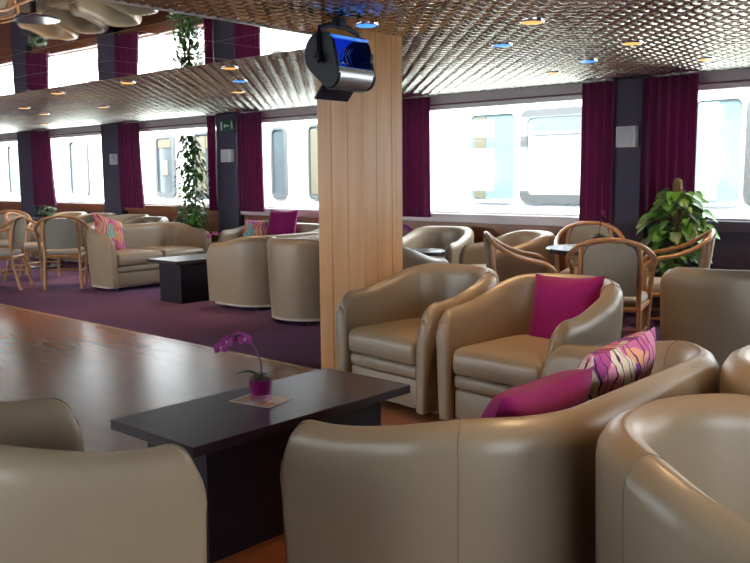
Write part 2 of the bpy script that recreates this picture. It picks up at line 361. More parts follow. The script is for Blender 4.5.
# ------------------------------------------------------------------ wooden column
CX0, CX1, CY0, CY1 = -3.95, -3.575, 3.87, 4.22
col = MB().box(CX0+0.006, CX1-0.006, CY0+0.006, CY1-0.006, 0, H+0.03).build('wood_column', GROOVE, smooth=False)
struct(col, 'square column clad in vertical light wood boards')
def board(x0, x1, y0, y1):
    MB().box(x0, x1, y0, y1, 0.0, H+0.03).build('cladding_board', COLWOOD, col, smooth=False, bevel=0.0025, seg=1)
for a, b in ((0, .30), (.30, .68), (.68, 1.0)):
    w = CX1-CX0; board(CX0+a*w+0.001, CX0+b*w-0.001, CY0-0.012, CY0+0.006)
for a, b in ((0, .33), (.33, .72), (.72, 1.0)):
    w = CY1-CY0; board(CX1-0.006, CX1+0.012, CY0-0.012+a*(w+0.024)+0.001, CY0-0.012+b*(w+0.024)-0.001)
board(CX0-0.012, CX0+0.006, CY0-0.012, CY1+0.012)
board(CX0-0.011, CX1+0.011, CY1-0.006, CY1+0.011)

# ------------------------------------------------------------------ curtains
def curtain(x0, x1, label, z0=0.835, z1=2.14, flare=0.0):
    n = max(10, int((x1-x0)/0.013)); rows = 9
    k = (x1-x0)/0.085
    front = []; back = []
    ph = random.uniform(0, 6)
    for r in range(rows):
        t = r/(rows-1); z = z1+(z0-z1)*t
        amp = 0.018+0.012*t
        fr = []; bk = []
        for i in range(n+1):
            s = i/n; x = x0+(x1-x0)*s + flare*t*t*(s if flare > 0 else (1-s))
            y = 7.382 + amp*sin(2*pi*k*s+ph+0.25*sin(3*t+s*7)) + 0.006*sin(2*pi*k*0.37*s+ph*2)
            fr.append((x, y-0.003, z)); bk.append((x, y+0.003, z))
        front.append(fr+bk[::-1])
    m = MB().rings(front)
    return tag(m.build('curtain', CURTAIN), label, 'curtain', 'plum window curtains')
curtain(-14.95, -14.22, 'plum curtain on the right side of the leftmost dark pillar', flare=0.10)
curtain(-12.09, -11.45, 'plum curtain between the second pillar from the left and the window with the tall plant', flare=0.06)
curtain(-9.77, -9.57, 'narrow plum curtain just behind the tall climbing plant, left of the exit sign')
curtain(-9.145, -8.60, 'plum curtain right of the pillar with the green exit sign')
curtain(-6.95, -6.73, 'narrow plum curtain behind the wood column')
curtain(-6.43, -5.83, 'plum curtain just right of the wood column')
curtain(-3.99, -3.655, 'plum curtain left of the dark pillar with the larger white box')
curtain(-3.39, -2.89, 'wide plum curtain behind the bushy plant on the moss pole')

# ------------------------------------------------------------------ wall boxes and sign
def wall_box(label, name, cat, x0, x1, z0, z1, d=0.07):
    t = thing(name, label, cat, ((x0+x1)/2, 7.39, z0))
    w, h = (x1-x0)/2, z1-z0
    MB().box(-w, w, -d, 0, 0, h).build('housing', WHITEPL, t, bevel=0.006)
    MB().box(-w*0.86, w*0.70, -d-0.004, -d+0.002, h*0.06, h*0.94).build('grille', GREYPL, t, bevel=0.002)
    return t
wall_box('white square box speaker on the dark pillar beside the bushy plant', 'wall_speaker', 'speaker', -3.62, -3.43, 1.53, 1.72)
wall_box('white square box speaker below the green exit sign', 'wall_speaker', 'speaker', -9.41, -9.20, 1.50, 1.67)
t = thing('wall_lamp', 'small pale square lamp on the second pillar from the left', 'lamp', (-12.2, 7.39, 1.51))
MB().box(-0.11, 0.11, -0.03, 0, 0, 0.17).build('back_plate', GREYPL, t, bevel=0.005)
MB().lathe([(0.05, 0), (0.05, 0.03), (0.03, 0.04), (0.005, 0.042)], 20).xf(Matrix.Translation((0, -0.03, 0.085)) @ Matrix.Rotation(pi/2, 4, 'X')).build('lens', SIGNWHITE, t)
t = thing('exit_sign', 'green exit sign with white arrow high on the plum pillar', 'sign', (-9.305, 7.385, 1.915))
MB().box(-0.15, 0.15, -0.025, 0, 0, 0.145).build('sign_plate', SIGNGREEN, t, bevel=0.003)
s = MB(); s.box(-0.138, -0.105, -0.028, -0.024, 0.018, 0.128)
s.build('door_symbol', SIGNWHITE, t, smooth=False)
s = MB(); s.box(-0.035, 0.045, -0.028, -0.024, 0.064, 0.080); s.add([(-0.075,-0.028,0.072),(-0.03,-0.028,0.10),(-0.03,-0.028,0.044),(-0.075,-0.024,0.072),(-0.03,-0.024,0.10),(-0.03,-0.024,0.044)], [(0,1,2),(5,4,3),(0,3,4,1),(1,4,5,2),(2,5,3,0)])
s.build('arrow', SIGNWHITE, t, smooth=False)
s = MB(); s.lathe([(0.011,0),(0.011,0.004)], 12).xf(Matrix.Translation((0.098,-0.024,0.122)) @ Matrix.Rotation(pi/2,4,'X'))
s.tube([(0.103,-0.026,0.107),(0.108,-0.026,0.07)], 0.010, 6); s.tube([(0.108,-0.026,0.07),(0.088,-0.026,0.05),(0.09,-0.026,0.022)], 0.006, 6); s.tube([(0.108,-0.026,0.07),(0.118,-0.026,0.045),(0.135,-0.026,0.03)], 0.006, 6)
s.tube([(0.103,-0.026,0.102),(0.08,-0.026,0.085)], 0.005, 6); s.tube([(0.103,-0.026,0.102),(0.125,-0.026,0.085)], 0.005, 6)
s.build('running_figure', SIGNWHITE, t)

# ------------------------------------------------------------------ downlights
def downlight_mesh(mat, par):
    MB().lathe([(0.063, -0.002), (0.066, -0.005), (0.071, -0.004), (0.073, 0.0), (0.073, 0.03), (0.062, 0.03)], 28).build('ring', CHROME, par)
    MB().lathe([(0.064, 0.002), (0.055, -0.007), (0.03, -0.010), (0.001, -0.011)], 24).build('lens', mat, par)
DL = [(-5.47,4.37,'warm ceiling spot nearest the mirror, third from the wood column'), (-6.94,4.37,'warm ceiling spot beside the mirror edge above the tub loveseat'), (-8.25,4.38,'warm ceiling spot beside the mirror edge near the left frame side'),
      (-9.44,5.6,'warm ceiling spot above the printed pillow loveseat'), (-6.91,5.62,'warm ceiling spot left of the stage lamp, nearer the windows'), (-10.2,4.98,'warm ceiling spot far left, nearest the dining chairs'),
      (-10.97,5.62,'warm ceiling spot far left, middle of three'), (-12.9,6.6,'warm ceiling spot far left, closest to the window wall'), (-2.66,4.31,'warm ceiling spot right of the column, nearest the camera'),
      (-2.60,5.46,'warm ceiling spot right of the column, between two others'), (-2.55,6.62,'warm ceiling spot above the bushy plant'), (-3.82,6.54,'warm ceiling spot above the round dining table'),
      (-0.9,2.0,'warm ceiling spot above the near loveseat'), (-2.0,3.1,'warm ceiling spot above the two tub armchairs')]
proto = None
for x, y, lab in DL:
    if proto is None:
        proto = thing('downlight', lab, 'downlight', (x, y, H), 0, 'warm ceiling downlights'); downlight_mesh(AMBER, proto); o = proto
    else: o = dup(proto, lab, (x, y, H), 0)
    ld = bpy.data.lights.new('spot', 'SPOT'); ld.energy = 7; ld.color = (1, 0.62, 0.32); ld.spot_size = radians(80); ld.spot_blend = 0.7; ld.shadow_soft_size = 0.04
    lo = bpy.data.objects.new('bulb', ld); COL.objects.link(lo); lo.parent = o; lo.location = (0, 0, -0.03)
proto = None
for x, y, lab in [(-3.24,6.06,'blue ceiling light in front of the dark pillar'), (-3.26,4.91,'blue ceiling light right of the wood column'), (-3.40,3.72,'blue ceiling light beside the stage lamp'), (-6.13,5.01,'blue ceiling light left of the stage lamp')]:
    if proto is None:
        proto = thing('blue_downlight', lab, 'downlight', (x, y, H), 0, 'blue ceiling downlights'); downlight_mesh(BLUELED, proto)
    else: dup(proto, lab, (x, y, H), 0)

# ------------------------------------------------------------------ stage lamp
SL = thing('stage_lamp', 'dark stage lamp with blue inside hanging before the wood column', 'lamp', (-3.36, 3.46, 1.915), radians(92))
def endplate(x):
    # outline round an upper lobe and a lower front lobe
    pts = []
    for k in range(13): a = radians(60-150*k/12+30); pts.append((0.115*cos(a)+0.01, 0.115*sin(a)+0.03))
    for k in range(13): a = radians(-80-100*k/12); pts.append((0.075*cos(a)-0.055, 0.075*sin(a)-0.075))
    pts.append((-0.075, 0.10)); pts.append((-0.035, 0.142))
    return [[(x+d, p[0], p[1]) for p in pts] for d in (-0.012, 0.012)]
def lamp():
    R = Matrix.Rotation(radians(4), 4, 'X')
    W = 0.145
    for x in (-W, W):
        MB().rings(endplate(x)).xf(R).build('end_plate', NAVY, SL)
    def shell(a0, a1, r0, r1, cy=0.0, cz=0.0, n=14):
        rings = []
        for k in range(n+1):
            a = a0+(a1-a0)*k/n
            rings.append([(-W, cy+r0*cos(a), cz+r0*sin(a)), (W, cy+r0*cos(a), cz+r0*sin(a)), (W, cy+r1*cos(a), cz+r1*sin(a)), (-W, cy+r1*cos(a), cz+r1*sin(a))])
        return MB().rings(rings)
    shell(radians(150), radians(262), 0.064, 0.074, -0.055, -0.075).xf(R).build('lower_shell', SILVER, SL)
    shell(radians(-85), radians(112), 0.106, 0.114, 0.01, 0.03).xf(R).build('rear_shell', NAVY, SL)
    shell(radians(-80), radians(108), 0.094, 0.103, 0.01, 0.03).xf(R).build('reflector', BLUEGEL, SL)
    MB().box(-W, W, -0.118, -0.02, -0.048, -0.036).xf(R).build('lower_lip', BLUEEDGE, SL, bevel=0.003)
    MB().box(-W, W, -0.075, -0.03, 0.118, 0.130).xf(R).build('upper_lip', BLUEEDGE, SL, bevel=0.003)
    MB().box(W-0.05, W-0.02, -0.135, -0.06, 0.0, 0.05).xf(R).build('side_flap', NAVY, SL, bevel=0.004)
    b = MB(); b.tube([(-0.10, 0.02, 0.0), (0.10, 0.02, 0.0)], 0.012, 12)
    b.xf(R).build('lamp_tube', CHROME, SL)
    b = MB()
    for q in range(5):
        b.tube([(-0.06+q*0.03, -0.06, -0.06), (-0.05+q*0.03, 0.0, 0.0+0.01*q), (-0.02+q*0.02, -0.03, 0.07)], 0.0025, 6)
    b.xf(R).build('wire_guard', CHROME, SL)
    # barn flap below, yoke, clamp, screw knobs
    MB().box(-0.12, 0.12, -0.085, -0.015, -0.158, -0.149).xf(R).build('bottom_vent', GLIDE, SL, bevel=0.003)
    f = MB().box(-W+0.01, W-0.01, 0.06, 0.20, -0.085, -0.075).xf(Matrix.Rotation(radians(-48), 4, 'X')).build('rear_flap', NAVY, SL)
    y = MB(); pts = [(-W-0.022, 0, 0.0), (-W-0.022, 0.005, 0.12), (-W-0.01, 0.005, 0.165), (-0.07, 0.005, 0.19), (0.07, 0.005, 0.19), (W+0.01, 0.005, 0.165), (W+0.022, 0.005, 0.12), (W+0.022, 0, 0.0)]
    y.tube(pts, 0.016, 8, 0.6); y.build('yoke', NAVY, SL)
    for sx in (-1, 1):
        MB().lathe([(0.004, 0), (0.024, 0.002), (0.024, 0.022), (0.004, 0.026)], 12).xf(Matrix.Translation((sx*(W+0.03), 0, 0)) @ Matrix.Rotation(sx*pi/2, 4, 'Y')).build('knob', NAVY, SL)
    MB().box(-0.03, 0.03, -0.025, 0.035, 0.185, 0.235).build('ceiling_clamp', NAVY, SL, bevel=0.006)
lamp()

# ------------------------------------------------------------------ tub seating
def tub(root, W, D=0.78, nseat=1, zf=0.63, zb=0.755):
    R = 0.36; hw, hd = W/2, D/2; tap = 0.03; TB = 0.095
    def TH(y): return 0.080+0.030*smooth01((y+hd)/(D*0.75))
    # path of the outer edge from right arm front round the back to the left arm front
    path = []                        # (x, y, nx, ny) n = inward normal
    na = 14
    arm = hd-R+hd
    ds = [0, .004, .012, .024, .04, .06, .08] + [0.1+(arm-0.1)*k/(na-7) for k in range(na-6)]
    for d in ds: path.append((hw, -hd+d, -1, 0))
    for k in range(1, 17):
        a = (pi/2)*k/16; path.append((hw-R+R*cos(a), hd-R+R*sin(a), -cos(a), -sin(a)))
    nb = max(2, int((W-2*R)/0.08))
    for k in range(1, nb): path.append((hw-R-(W-2*R)*k/nb, hd, 0, -1))
    path += [(-x, y, -a, b) for x, y, a, b in path[:na+17][::-1]]
    def zr(y):
        u = (y+hd-0.10)/(D-0.19)
        d = y+hd; rf = 0.085
        cut = rf-sqrt(max(0, rf*rf-(rf-d)**2)) if d < rf else 0
        return zf+(zb-zf)*smooth01(u)-cut*0.9
    def section(x, y, nx, ny, z, narrow=0.0, dy=0.0):
        T = TH(y)
        prof = [(tap+0.0, 0.055), (tap*0.6, 0.22), (tap*0.22, 0.42), (0.0, z-0.075), (0.004, z-0.045), (0.02, z-0.017), (0.045, z-0.003), (T/2, z), (T-0.045, z-0.003), (T-0.02, z-0.017), (T-0.004, z-0.045), (T, z-0.075), (T+0.012, 0.42), (T+0.015, 0.24), (T+0.012, 0.055)]
        out = []
        for o, h in prof:
            oo = T/2+(o-T/2)*(1-narrow)
            out.append((x+nx*oo, y+ny*oo+dy, min(h, z)))
        return out
    secs = []
    x, y, nx, ny = path[0]
    for dy, nar, dz in ((-0.022, 0.50, 0.04), (-0.018, 0.22, 0.02), (-0.010, 0.06, 0.006)):
        secs.append(section(x, y, nx, ny, zr(y)-dz, nar, dy))
    for x, y, nx, ny in path: secs.append(section(x, y, nx, ny, zr(y)))
    x, y, nx, ny = path[-1]
    for dy, nar, dz in ((-0.010, 0.06, 0.006), (-0.018, 0.22, 0.02), (-0.022, 0.50, 0.04)):
        secs.append(section(x, y, nx, ny, zr(y)-dz, nar, dy))
    MB().rings(secs).build('shell', LEATHER, root)
    # seams where arms meet the back
    for idx in (na+5, len(path)-1-(na+5)):
        x, y, nx, ny = path[idx]; z = zr(y); T = TH(y)
        pts = [(tap*0.6-0.001, 0.22), (tap*0.22-0.001, 0.42), (-0.001, z-0.075), (0.003, z-0.045), (0.019, z-0.016), (0.045, z-0.002), (T/2, z+0.001), (T-0.045, z-0.002), (T-0.019, z-0.016), (T-0.003, z-0.045), (T+0.001, z-0.075), (T+0.013, 0.44)]
        MB().tube([(x+nx*o, y+ny*o, h) for o, h in pts], 0.0014, 6).build('seam', PIPING, root)
    # plinth and glides
    def outline(inset, y_front, Rb):
        o = []; w = hw-inset; d = hd-inset; r = max(0.02, Rb-inset)
        o += [(w, y_front)]
        for k in range(13): a = (pi/2)*k/12; o.append((w-r+r*cos(a), d-r+r*sin(a)))
        for k in range(13): a = pi/2+(pi/2)*k/12; o.append((-w+r+r*cos(a), d-r+r*sin(a)))
        o += [(-w, y_front)]
        return o
    ol = outline(tap-0.002, -hd+0.08, R)
    MB().rings([[(x, y, z) for x, y in ol] for z in (0.035, 0.058)]).build('plinth', PLINTH, root, bevel=0.004)
    for sx in (-1, 1):
        for yy in (-hd+0.10, hd-0.16):
            MB().lathe([(0.022, 0), (0.026, 0.008), (0.022, 0.036)], 12, (sx*(hw-0.15), yy, 0)).build('glide', GLIDE, root)
    # seat: cushions, middle rail, front panel
    iw = hw-TB-0.004
    yf = -hd+0.0
    MB().box(-iw, iw, yf+0.02, hd-0.17, 0.058, 0.215).build('front_panel', LEATHER, root, bevel=0.014, seg=3)
    MB().box(-iw, iw, yf+0.005, hd-0.17, 0.218, 0.292).build('front_rail', LEATHER, root, bevel=0.026, seg=4)
    cw = 2*iw/nseat
    for q in range(nseat):
        x0 = -iw+q*cw+0.003; x1 = x0+cw-0.006
        rl = 0.24 if q == 0 else 0.03; rrr = 0.24 if q == nseat-1 else 0.03
        def ol2(i):
            o = []
            a0, a1, b0, b1 = x0+i, x1-i, yf-0.015+i, hd-TB-0.012-i
            for cx, cy, r, s0 in ((a1, b0, 0.035, -pi/2), (a1, b1, rrr, 0), (a0, b1, rl, pi/2), (a0, b0, 0.035, pi)):
                sx = -1 if cx == a1 else 1; sy = 1 if cy == b0 else -1
                for k in range(7):
                    a = s0+(pi/2)*k/6; q2 = max(0.012, r-i); o.append((cx+sx*q2+q2*cos(a), cy+sy*q2+q2*sin(a)))
            return o
        MB().rings([[(x, y, z) for x, y in ol2(i)] for i, z in ((0.03, 0.293), (0.008, 0.303), (0.0, 0.325), (0.0, 0.385), (0.010, 0.415), (0.032, 0.432), (0.075, 0.441), (0.14, 0.446))]).build('seat_cushion', LEATHER, root)
    return root

AG = 'taupe leather tub armchairs'; SG = 'taupe leather two-seat tub sofas'
FD = lambda d: radians(d+90)        # heading so that the seat faces direction d (degrees, world)
a0 = tub(thing('armchair', 'taupe leather tub armchair touching the wood column, seat empty', 'armchair', (-2.995, 3.80, 0), FD(-96), AG), 0.75)
dup(a0, 'taupe leather tub armchair holding a magenta pillow', (-2.215, 3.735, 0), FD(-94))
dup(a0, 'taupe tub armchair in the bottom left corner, at the near end of the dark table', (-2.10, 0.868, 0), FD(87))
dup(a0, 'taupe tub armchair in the bottom right corner, its hollow open to the right', (-0.483, 1.808, 0), FD(-3))
dup(a0, 'taupe tub armchair cut by the right frame edge, just behind the bottom right one', (-0.53, 2.665, 0), FD(12))
dup(a0, 'dark shaded tub armchair turned away at the right, below the cane chair by the plant', (-1.79, 5.10, 0), FD(112))
dup(a0, 'light tub armchair turned away, left of the wood column, nearer of the pale pair', (-5.56, 5.31, 0), FD(88))
dup(a0, 'cream tub armchair facing the room behind the small round table with magenta pot', (-5.42, 6.98, 0), FD(-80))
dup(a0, 'cream tub armchair under the big window, second from the column, open to the left', (-4.40, 6.85, 0), FD(-122))
dup(a0, 'cream tub armchair turned away between wood column and small round table', (-4.48, 5.12, 0), FD(95))
dup(a0, 'cream tub armchair under the left windows, farthest left of the row', (-12.93, 6.85, 0), FD(-80))
dup(a0, 'cream tub armchair under the left windows, second of the row', (-12.05, 6.85, 0), FD(-86))
dup(a0, 'cream tub armchair under the left windows, third of the row', (-11.15, 6.85, 0), FD(-80))
dup(a0, 'cream tub armchair under the left windows holding a folded dark throw', (-10.25, 6.55, 0), FD(-85))
dup(a0, 'pale tub armchair barely entering at the right edge, below the window', (-1.75, 6.75, 0), FD(200))
s0 = tub(thing('loveseat', 'taupe leather two-seat sofa in the foreground, seen from behind, pillows inside', 'sofa', (-1.285, 2.17, 0), FD(180), SG), 1.42, 0.74, 2, 0.65, 0.73)
dup(s0, 'cream two-seat tub sofa with a coral printed pillow', (-8.98, 5.80, 0), FD(0))
dup(s0, 'pale two-seat tub sofa seen from behind, right of the far low table', (-6.55, 5.88, 0), FD(180))
dup(s0, 'cream two-seat sofa under the window with a magenta pillow on its back', (-7.72, 6.85, 0), FD(-90))

# ------------------------------------------------------------------ pillows
def pillow_mesh(w, h, t, n=16):
    top = []; V = []; F = []
    def pt(i, j, sgn):
        u = -1+2*i/n; v = -1+2*j/n
        x = w/2*u*(1-0.09*(1-v*v)*abs(u)); z = h/2*v*(1-0.09*(1-u*u)*abs(v))
        y = sgn*t/2*max(0, (1-u**4)*(1-v**4))**0.55
        return (x, y, z)
    idx = {}
    for sgn in (1, -1):
        for i in range(n+1):
            for j in range(n+1):
                edge = i in (0, n) or j in (0, n)
                key = (i, j) if edge else (i, j, sgn)
                if key not in idx: idx[key] = len(V); V.append(pt(i, j, sgn))
        g = lambda i, j: idx[(i, j)] if (i in (0, n) or j in (0, n)) else idx[(i, j, sgn)]
        for i in range(n):
            for j in range(n):
                q = (g(i, j), g(i+1, j), g(i+1, j+1), g(i, j+1))
                F.append(q if sgn < 0 else q[::-1])
    return MB().add(V, F)
def pillow(label, mat, loc, face, lean, w=0.42, h=0.42, t=0.15, roll=0, group='scatter pillows'):
    o = pillow_mesh(w, h, t).build('pillow', mat)
    o.matrix_world = Matrix.Translation(loc) @ Matrix.Rotation(FD(face), 4, 'Z') @ Matrix.Rotation(radians(-lean), 4, 'X') @ Matrix.Rotation(radians(roll), 4, 'Y')
    return tag(o, label, 'pillow', group)
pillow('magenta pillow leaning in the tub armchair behind the dark table', MAGENTA, (-2.19, 3.90, 0.565), -94, 16, roll=-3)
pillow('quilted magenta pillow along the back of the foreground sofa', MAGENTA, (-1.20, 1.93, 0.585), 180, 27, w=0.46, h=0.36)
pillow('pink and purple printed pillow in the far corner of the foreground sofa', PRINT1, (-1.19, 2.38, 0.60), 182, 20, w=0.42, h=0.40, roll=4)
pillow('coral printed pillow on the cream sofa at the left', PRINT2, (-9.07, 5.38, 0.64), 22, 20, w=0.48, h=0.44, roll=18)
pillow('magenta pillow on the sofa under the window, left of the wood column', MAGENTA, (-7.85, 7.02, 0.70), -90, 12, w=0.50, h=0.40)
pillow('pink printed pillow lying low on the sofa under the window', PRINT2, (-8.18, 6.86, 0.61), -70, 22, w=0.34, h=0.34, t=0.12)
def throw():
    m = MB()
    for k in range(3): m.box(-0.20+0.02*k, 0.19-0.015*k, -0.14+0.015*k, 0.13-0.01*k, 0.03*k+0.002, 0.03*k+0.027)
    return m
th = throw().build('folded_throw', RAILRED, bevel=0.01, seg=3); th.location = (-10.25, 6.52, 0.447); tag(th, 'dark red folded throw on the armchair under the left windows', 'throw')

# ------------------------------------------------------------------ low tables
def low_table(label, x0, x1, y0, y1, z=0.45):
    t = thing('coffee_table', label, 'table', ((x0+x1)/2, (y0+y1)/2, 0), 0, 'dark low tables'); w, d = (x1-x0)/2, (y1-y0)/2
    MB().box(-w, w, -d, d, z-0.035, z).build('table_top', WENGE, t, bevel=0.002, seg=1)
    MB().box(-w+0.07, w-0.07, -d+0.10, d-0.10, 0.0, z-0.035).build('base', WENGESHADE, t, bevel=0.002, seg=1)
    return t
low_table('dark low table in the foreground with an orchid on it', -2.615, -2.135, 1.52, 2.58)
low_table('dark low table between the cream sofa and the pale sofas at the left', -7.72, -7.20, 5.00, 6.06)
def round_table(label, x, y, r, z):
    t = thing('round_table', label, 'table', (x, y, 0), 0, 'round pedestal tables')
    MB().lathe([(r-0.01, z-0.035), (r, z-0.028), (r, z-0.006), (r-0.006, z), (0.002, z)], 48).build('table_top', DARKTOP, t)
    MB().lathe([(0.05, 0.03), (0.045, 0.08), (0.045, z-0.05), (0.10, z-0.036)], 20).build('pedestal', WENGE, t)
    MB().lathe([(0.24, 0.0), (0.24, 0.018), (0.20, 0.03), (0.05, 0.04)], 32).build('foot', WENGE, t)
    return t
round_table('small round dark table right of the wood column with a magenta pot', -5.00, 6.12, 0.28, 0.60)
round_table('round dark dining table ringed by four cane-edged chairs', -3.13, 6.08, 0.40, 0.72)
round_table('round dark table among the dining chairs at the far left', -11.95, 6.05, 0.36, 0.72)

# ------------------------------------------------------------------ dining chairs
def catmull(P, n=6):
    P = [Vector(p) for p in P]; out = []
    for i in range(len(P)-1):
        p0, p1, p2, p3 = P[max(i-1, 0)], P[i], P[i+1], P[min(i+2, len(P)-1)]
        for k in range(n):
            t = k/n
            out.append(0.5*((2*p1)+(-p0+p2)*t+(2*p0-5*p1+4*p2-p3)*t*t+(-p0+3*p1-3*p2+p3)*t**3))
    out.append(P[-1]); return out
def dining_chair(root):
    # faces -Y
    half = [(0.275, -0.21, 0.60), (0.285, -0.14, 0.655), (0.29, 0.0, 0.685), (0.275, 0.13, 0.735), (0.215, 0.225, 0.80), (0.11, 0.265, 0.842), (0, 0.275, 0.853)]
    pts = half + [(-x, y, z) for x, y, z in half[-2::-1]]
    MB().tube(catmull(pts), 0.0205, 12, 0.8).build('arm_rail', BEECH, root)
    for sx in (-1, 1):
        MB().tube(catmull([(sx*0.245, -0.22, 0.0), (sx*0.255, -0.22, 0.25), (sx*0.268, -0.215, 0.45), (sx*0.277, -0.205, 0.605)]), 0.0185, 10).build('leg', BEECH, root)
        MB().tube(catmull([(sx*0.20, 0.30, 0.0), (sx*0.195, 0.235, 0.25), (sx*0.19, 0.205, 0.45), (sx*0.195, 0.225, 0.65), (sx*0.185, 0.240, 0.80)]), 0.0175, 10).build('leg', BEECH, root)
    fr = MB(); fr.tube([(0.255, -0.22, 0.385), (-0.255, -0.22, 0.385)], 0.020, 8); fr.tube([(0.255, -0.22, 0.385), (0.19, 0.21, 0.385)], 0.019, 8); fr.tube([(-0.255, -0.22, 0.385), (-0.19, 0.21, 0.385)], 0.019, 8); fr.tube([(0.19, 0.21, 0.385), (-0.19, 0.21, 0.385)], 0.019, 8)
    fr.build('seat_frame', BEECH, root)
    st = MB(); st.tube([(0.25, -0.22, 0.2), (0.196, 0.245, 0.2)], 0.011, 8); st.tube([(-0.25, -0.22, 0.2), (-0.196, 0.245, 0.2)], 0.011, 8); st.tube([(0.223, 0, 0.2), (-0.223, 0, 0.2)], 0.011, 8)
    st.build('stretcher', BEECH, root)
    ol = []
    for i, z in ((0.02, 0.395), (0.0, 0.41), (0.0, 0.435), (0.015, 0.455), (0.05, 0.466), (0.12, 0.47)):
        w1, w2 = 0.255-i, 0.195-i; y0, y1 = -0.245+i, 0.20-i; r = 0.04
        ring = []
        for cx, cy, s0 in ((w1-r, y0+r, -pi/2), (w2-r, y1-r, 0), (-w2+r, y1-r, pi/2), (-w1+r, y0+r, pi)):
            for k in range(5): a = s0+(pi/2)*k/4; ring.append((cx+r*cos(a), cy+r*sin(a), z))
        ol.append(ring)
    MB().rings(ol).build('seat', SEATBLUE, root)
    # upholstered back, curved
    rows = []
    for k in range(11):
        t = k/10; z = 0.475+0.355*t; yy = 0.21+0.05*t
        w = 0.172+0.006*t
        if t > 0.7: w *= 1-0.20*((t-0.7)/0.3)**2
        ring = []
        m = 8
        for q in range(m+1):
            s = -1+2*q/m; top = (1-s*s)*0.028*t
            ring.append((w*s, yy+0.022*(1-s*s)-0.016-0.008*(1-s**4), z+top-0.025*t))
        for q in range(m, -1, -1):
            s = -1+2*q/m; top = (1-s*s)*0.028*t
            ring.append((w*s, yy+0.022*(1-s*s)+0.014+0.004*(1-s**4), z+top-0.025*t))
        rows.append(ring)
    MB().rings(rows).build('backrest', CHAIRCLOTH, root)
    return root
DG = 'bentwood dining armchairs'
d0 = dining_chair(thing('dining_chair', 'bentwood dining armchair with its back to the camera, before the plant', 'chair', (-2.71, 5.46, 0), FD(115), DG))
dup(d0, 'bentwood dining armchair seen from the side, left of the round dining table', (-3.42, 5.46, 0), FD(35))
dup(d0, 'bentwood dining armchair facing the camera behind the orchid on the round table', (-3.58, 6.80, 0), FD(-62))
dup(d0, 'bentwood dining armchair facing left beside the bushy plant', (-2.66, 6.40, 0), FD(205))
dup(d0, 'bentwood dining armchair with a dark back, next to the coral pillow sofa', (-9.60, 5.06, 0), FD(150))
dup(d0, 'bentwood dining armchair in side view facing left, nearest chair at the far left', (-10.03, 4.49, 0), FD(225))
dup(d0, 'bentwood dining armchair at the far left facing right, arm rail in front', (-10.68, 5.22, 0), FD(38))
dup(d0, 'bentwood dining armchair at the left frame edge, facing the camera', (-11.5, 5.28, 0), FD(-35))

# ------------------------------------------------------------------ orchids and plants
def leaf(m, base, d, L, w, droop=0.5, n=6, heart=False, up=Vector((0, 0, 1))):
    d = Vector(d).normalized(); side = d.cross(up)
    if side.length < 1e-3: side = Vector((1, 0, 0))
    side.normalize(); nrm = side.cross(d).normalized()
    rows = []
    for k in range(n+1):
        t = k/n
        c = Vector(base)+d*L*t - Vector((0, 0, 1))*droop*L*t*t
        if heart: ww = w*(sin(pi*min(1, t*0.93+0.07))**0.75)*(1.15-0.5*t)
        else: ww = w*(sin(pi*min(1, 0.08+t*0.92)))**0.7
        rows.append([c-side*ww/2+nrm*ww*0.16, c, c+side*ww/2+nrm*ww*0.16])
    vs = [p for r in rows for p in r]; fs = []
    for k in range(n):
        for q in range(2): fs.append((k*3+q, k*3+q+1, k*3+q+4, k*3+q+3))
    m.add(vs, fs)
def flower(par, c, facing, s):
    f = Vector(facing).normalized(); a = f.cross(Vector((0, 0, 1))).normalized(); b = a.cross(f).normalized()
    m = MB()
    for ang, L, w in ((90, 1, .75), (210, 1, .7), (330, 1, .7), (15, 1.05, 1.15), (165, 1.05, 1.15)):
        r = radians(ang); d = a*cos(r)+b*sin(r)+f*0.15
        leaf(m, c, d, s*L, s*w, droop=0.05, n=4, up=f)
    fl = m.build('flower', PETAL, par, fix=False)
    MB().lathe([(0.002, -0.2*s), (0.16*s, 0), (0.12*s, 0.15*s), (0.01*s, 0.25*s)], 10).xf(Matrix.Translation(Vector(c)+f*0.12*s)).build('flower_heart', PETALC, fl)
def orchid(label, x, y, z, rz=0, s=1.0, pot=True, flowers=((-0.115, 0.0, 0.205), (-0.075, 0.01, 0.22), (-0.05, -0.01, 0.215), (-0.135, -0.005, 0.185))):
    t = thing('orchid', label, 'orchid', (x, y, z), rz, 'potted orchids')
    r = 0.042*s; h = 0.078*s
    prof = [(r*0.86, 0.0), (r*0.92, 0.004), (r, h), (r*0.93, h), (r*0.86, 0.012*s), (0.002, 0.012*s)]
    MB().lathe(prof, 28).build('glass_pot', POTGLASS, t)
    MB().lathe([(r*0.80, 0.022*s), (r*0.90, h*0.93), (0.002, h*0.95)], 24).build('pot_filling', POTFILL, t)
    MB().lathe([(r*0.88, h*0.94), (r*0.5, h*1.03), (0.002, h*1.06)], 16).build('bark', SOIL, t)
    m = MB()
    for dx, dy, dz, L in ((-1, 0.1, 0.75, 0.115), (0.7, 0.3, 0.5, 0.06), (-0.3, -0.8, 0.6, 0.055), (0.1, 0.9, 0.5, 0.07)):
        leaf(m, (0, 0, h), (dx, dy, dz), L*s, 0.034*s, 0.55, 7)
    m.build('leaf', GREEN2, t, fix=False)
    path = catmull([(0.005*s, 0, h), (0.002*s, 0, 0.13*s), (-0.018*s, 0, 0.185*s), (-0.05*s, 0, 0.22*s), (-0.095*s, 0, 0.225*s), (-0.135*s, 0, 0.195*s)])
    MB().tube(path, 0.0028*s, 8).build('stem', STEMP, t)
    for k, (fx, fy, fz) in enumerate(flowers):
        flower(t, (fx*s, fy*s, fz*s), (0.35, -0.9, 0.1+0.2*(k % 2)), 0.026*s)
    return t
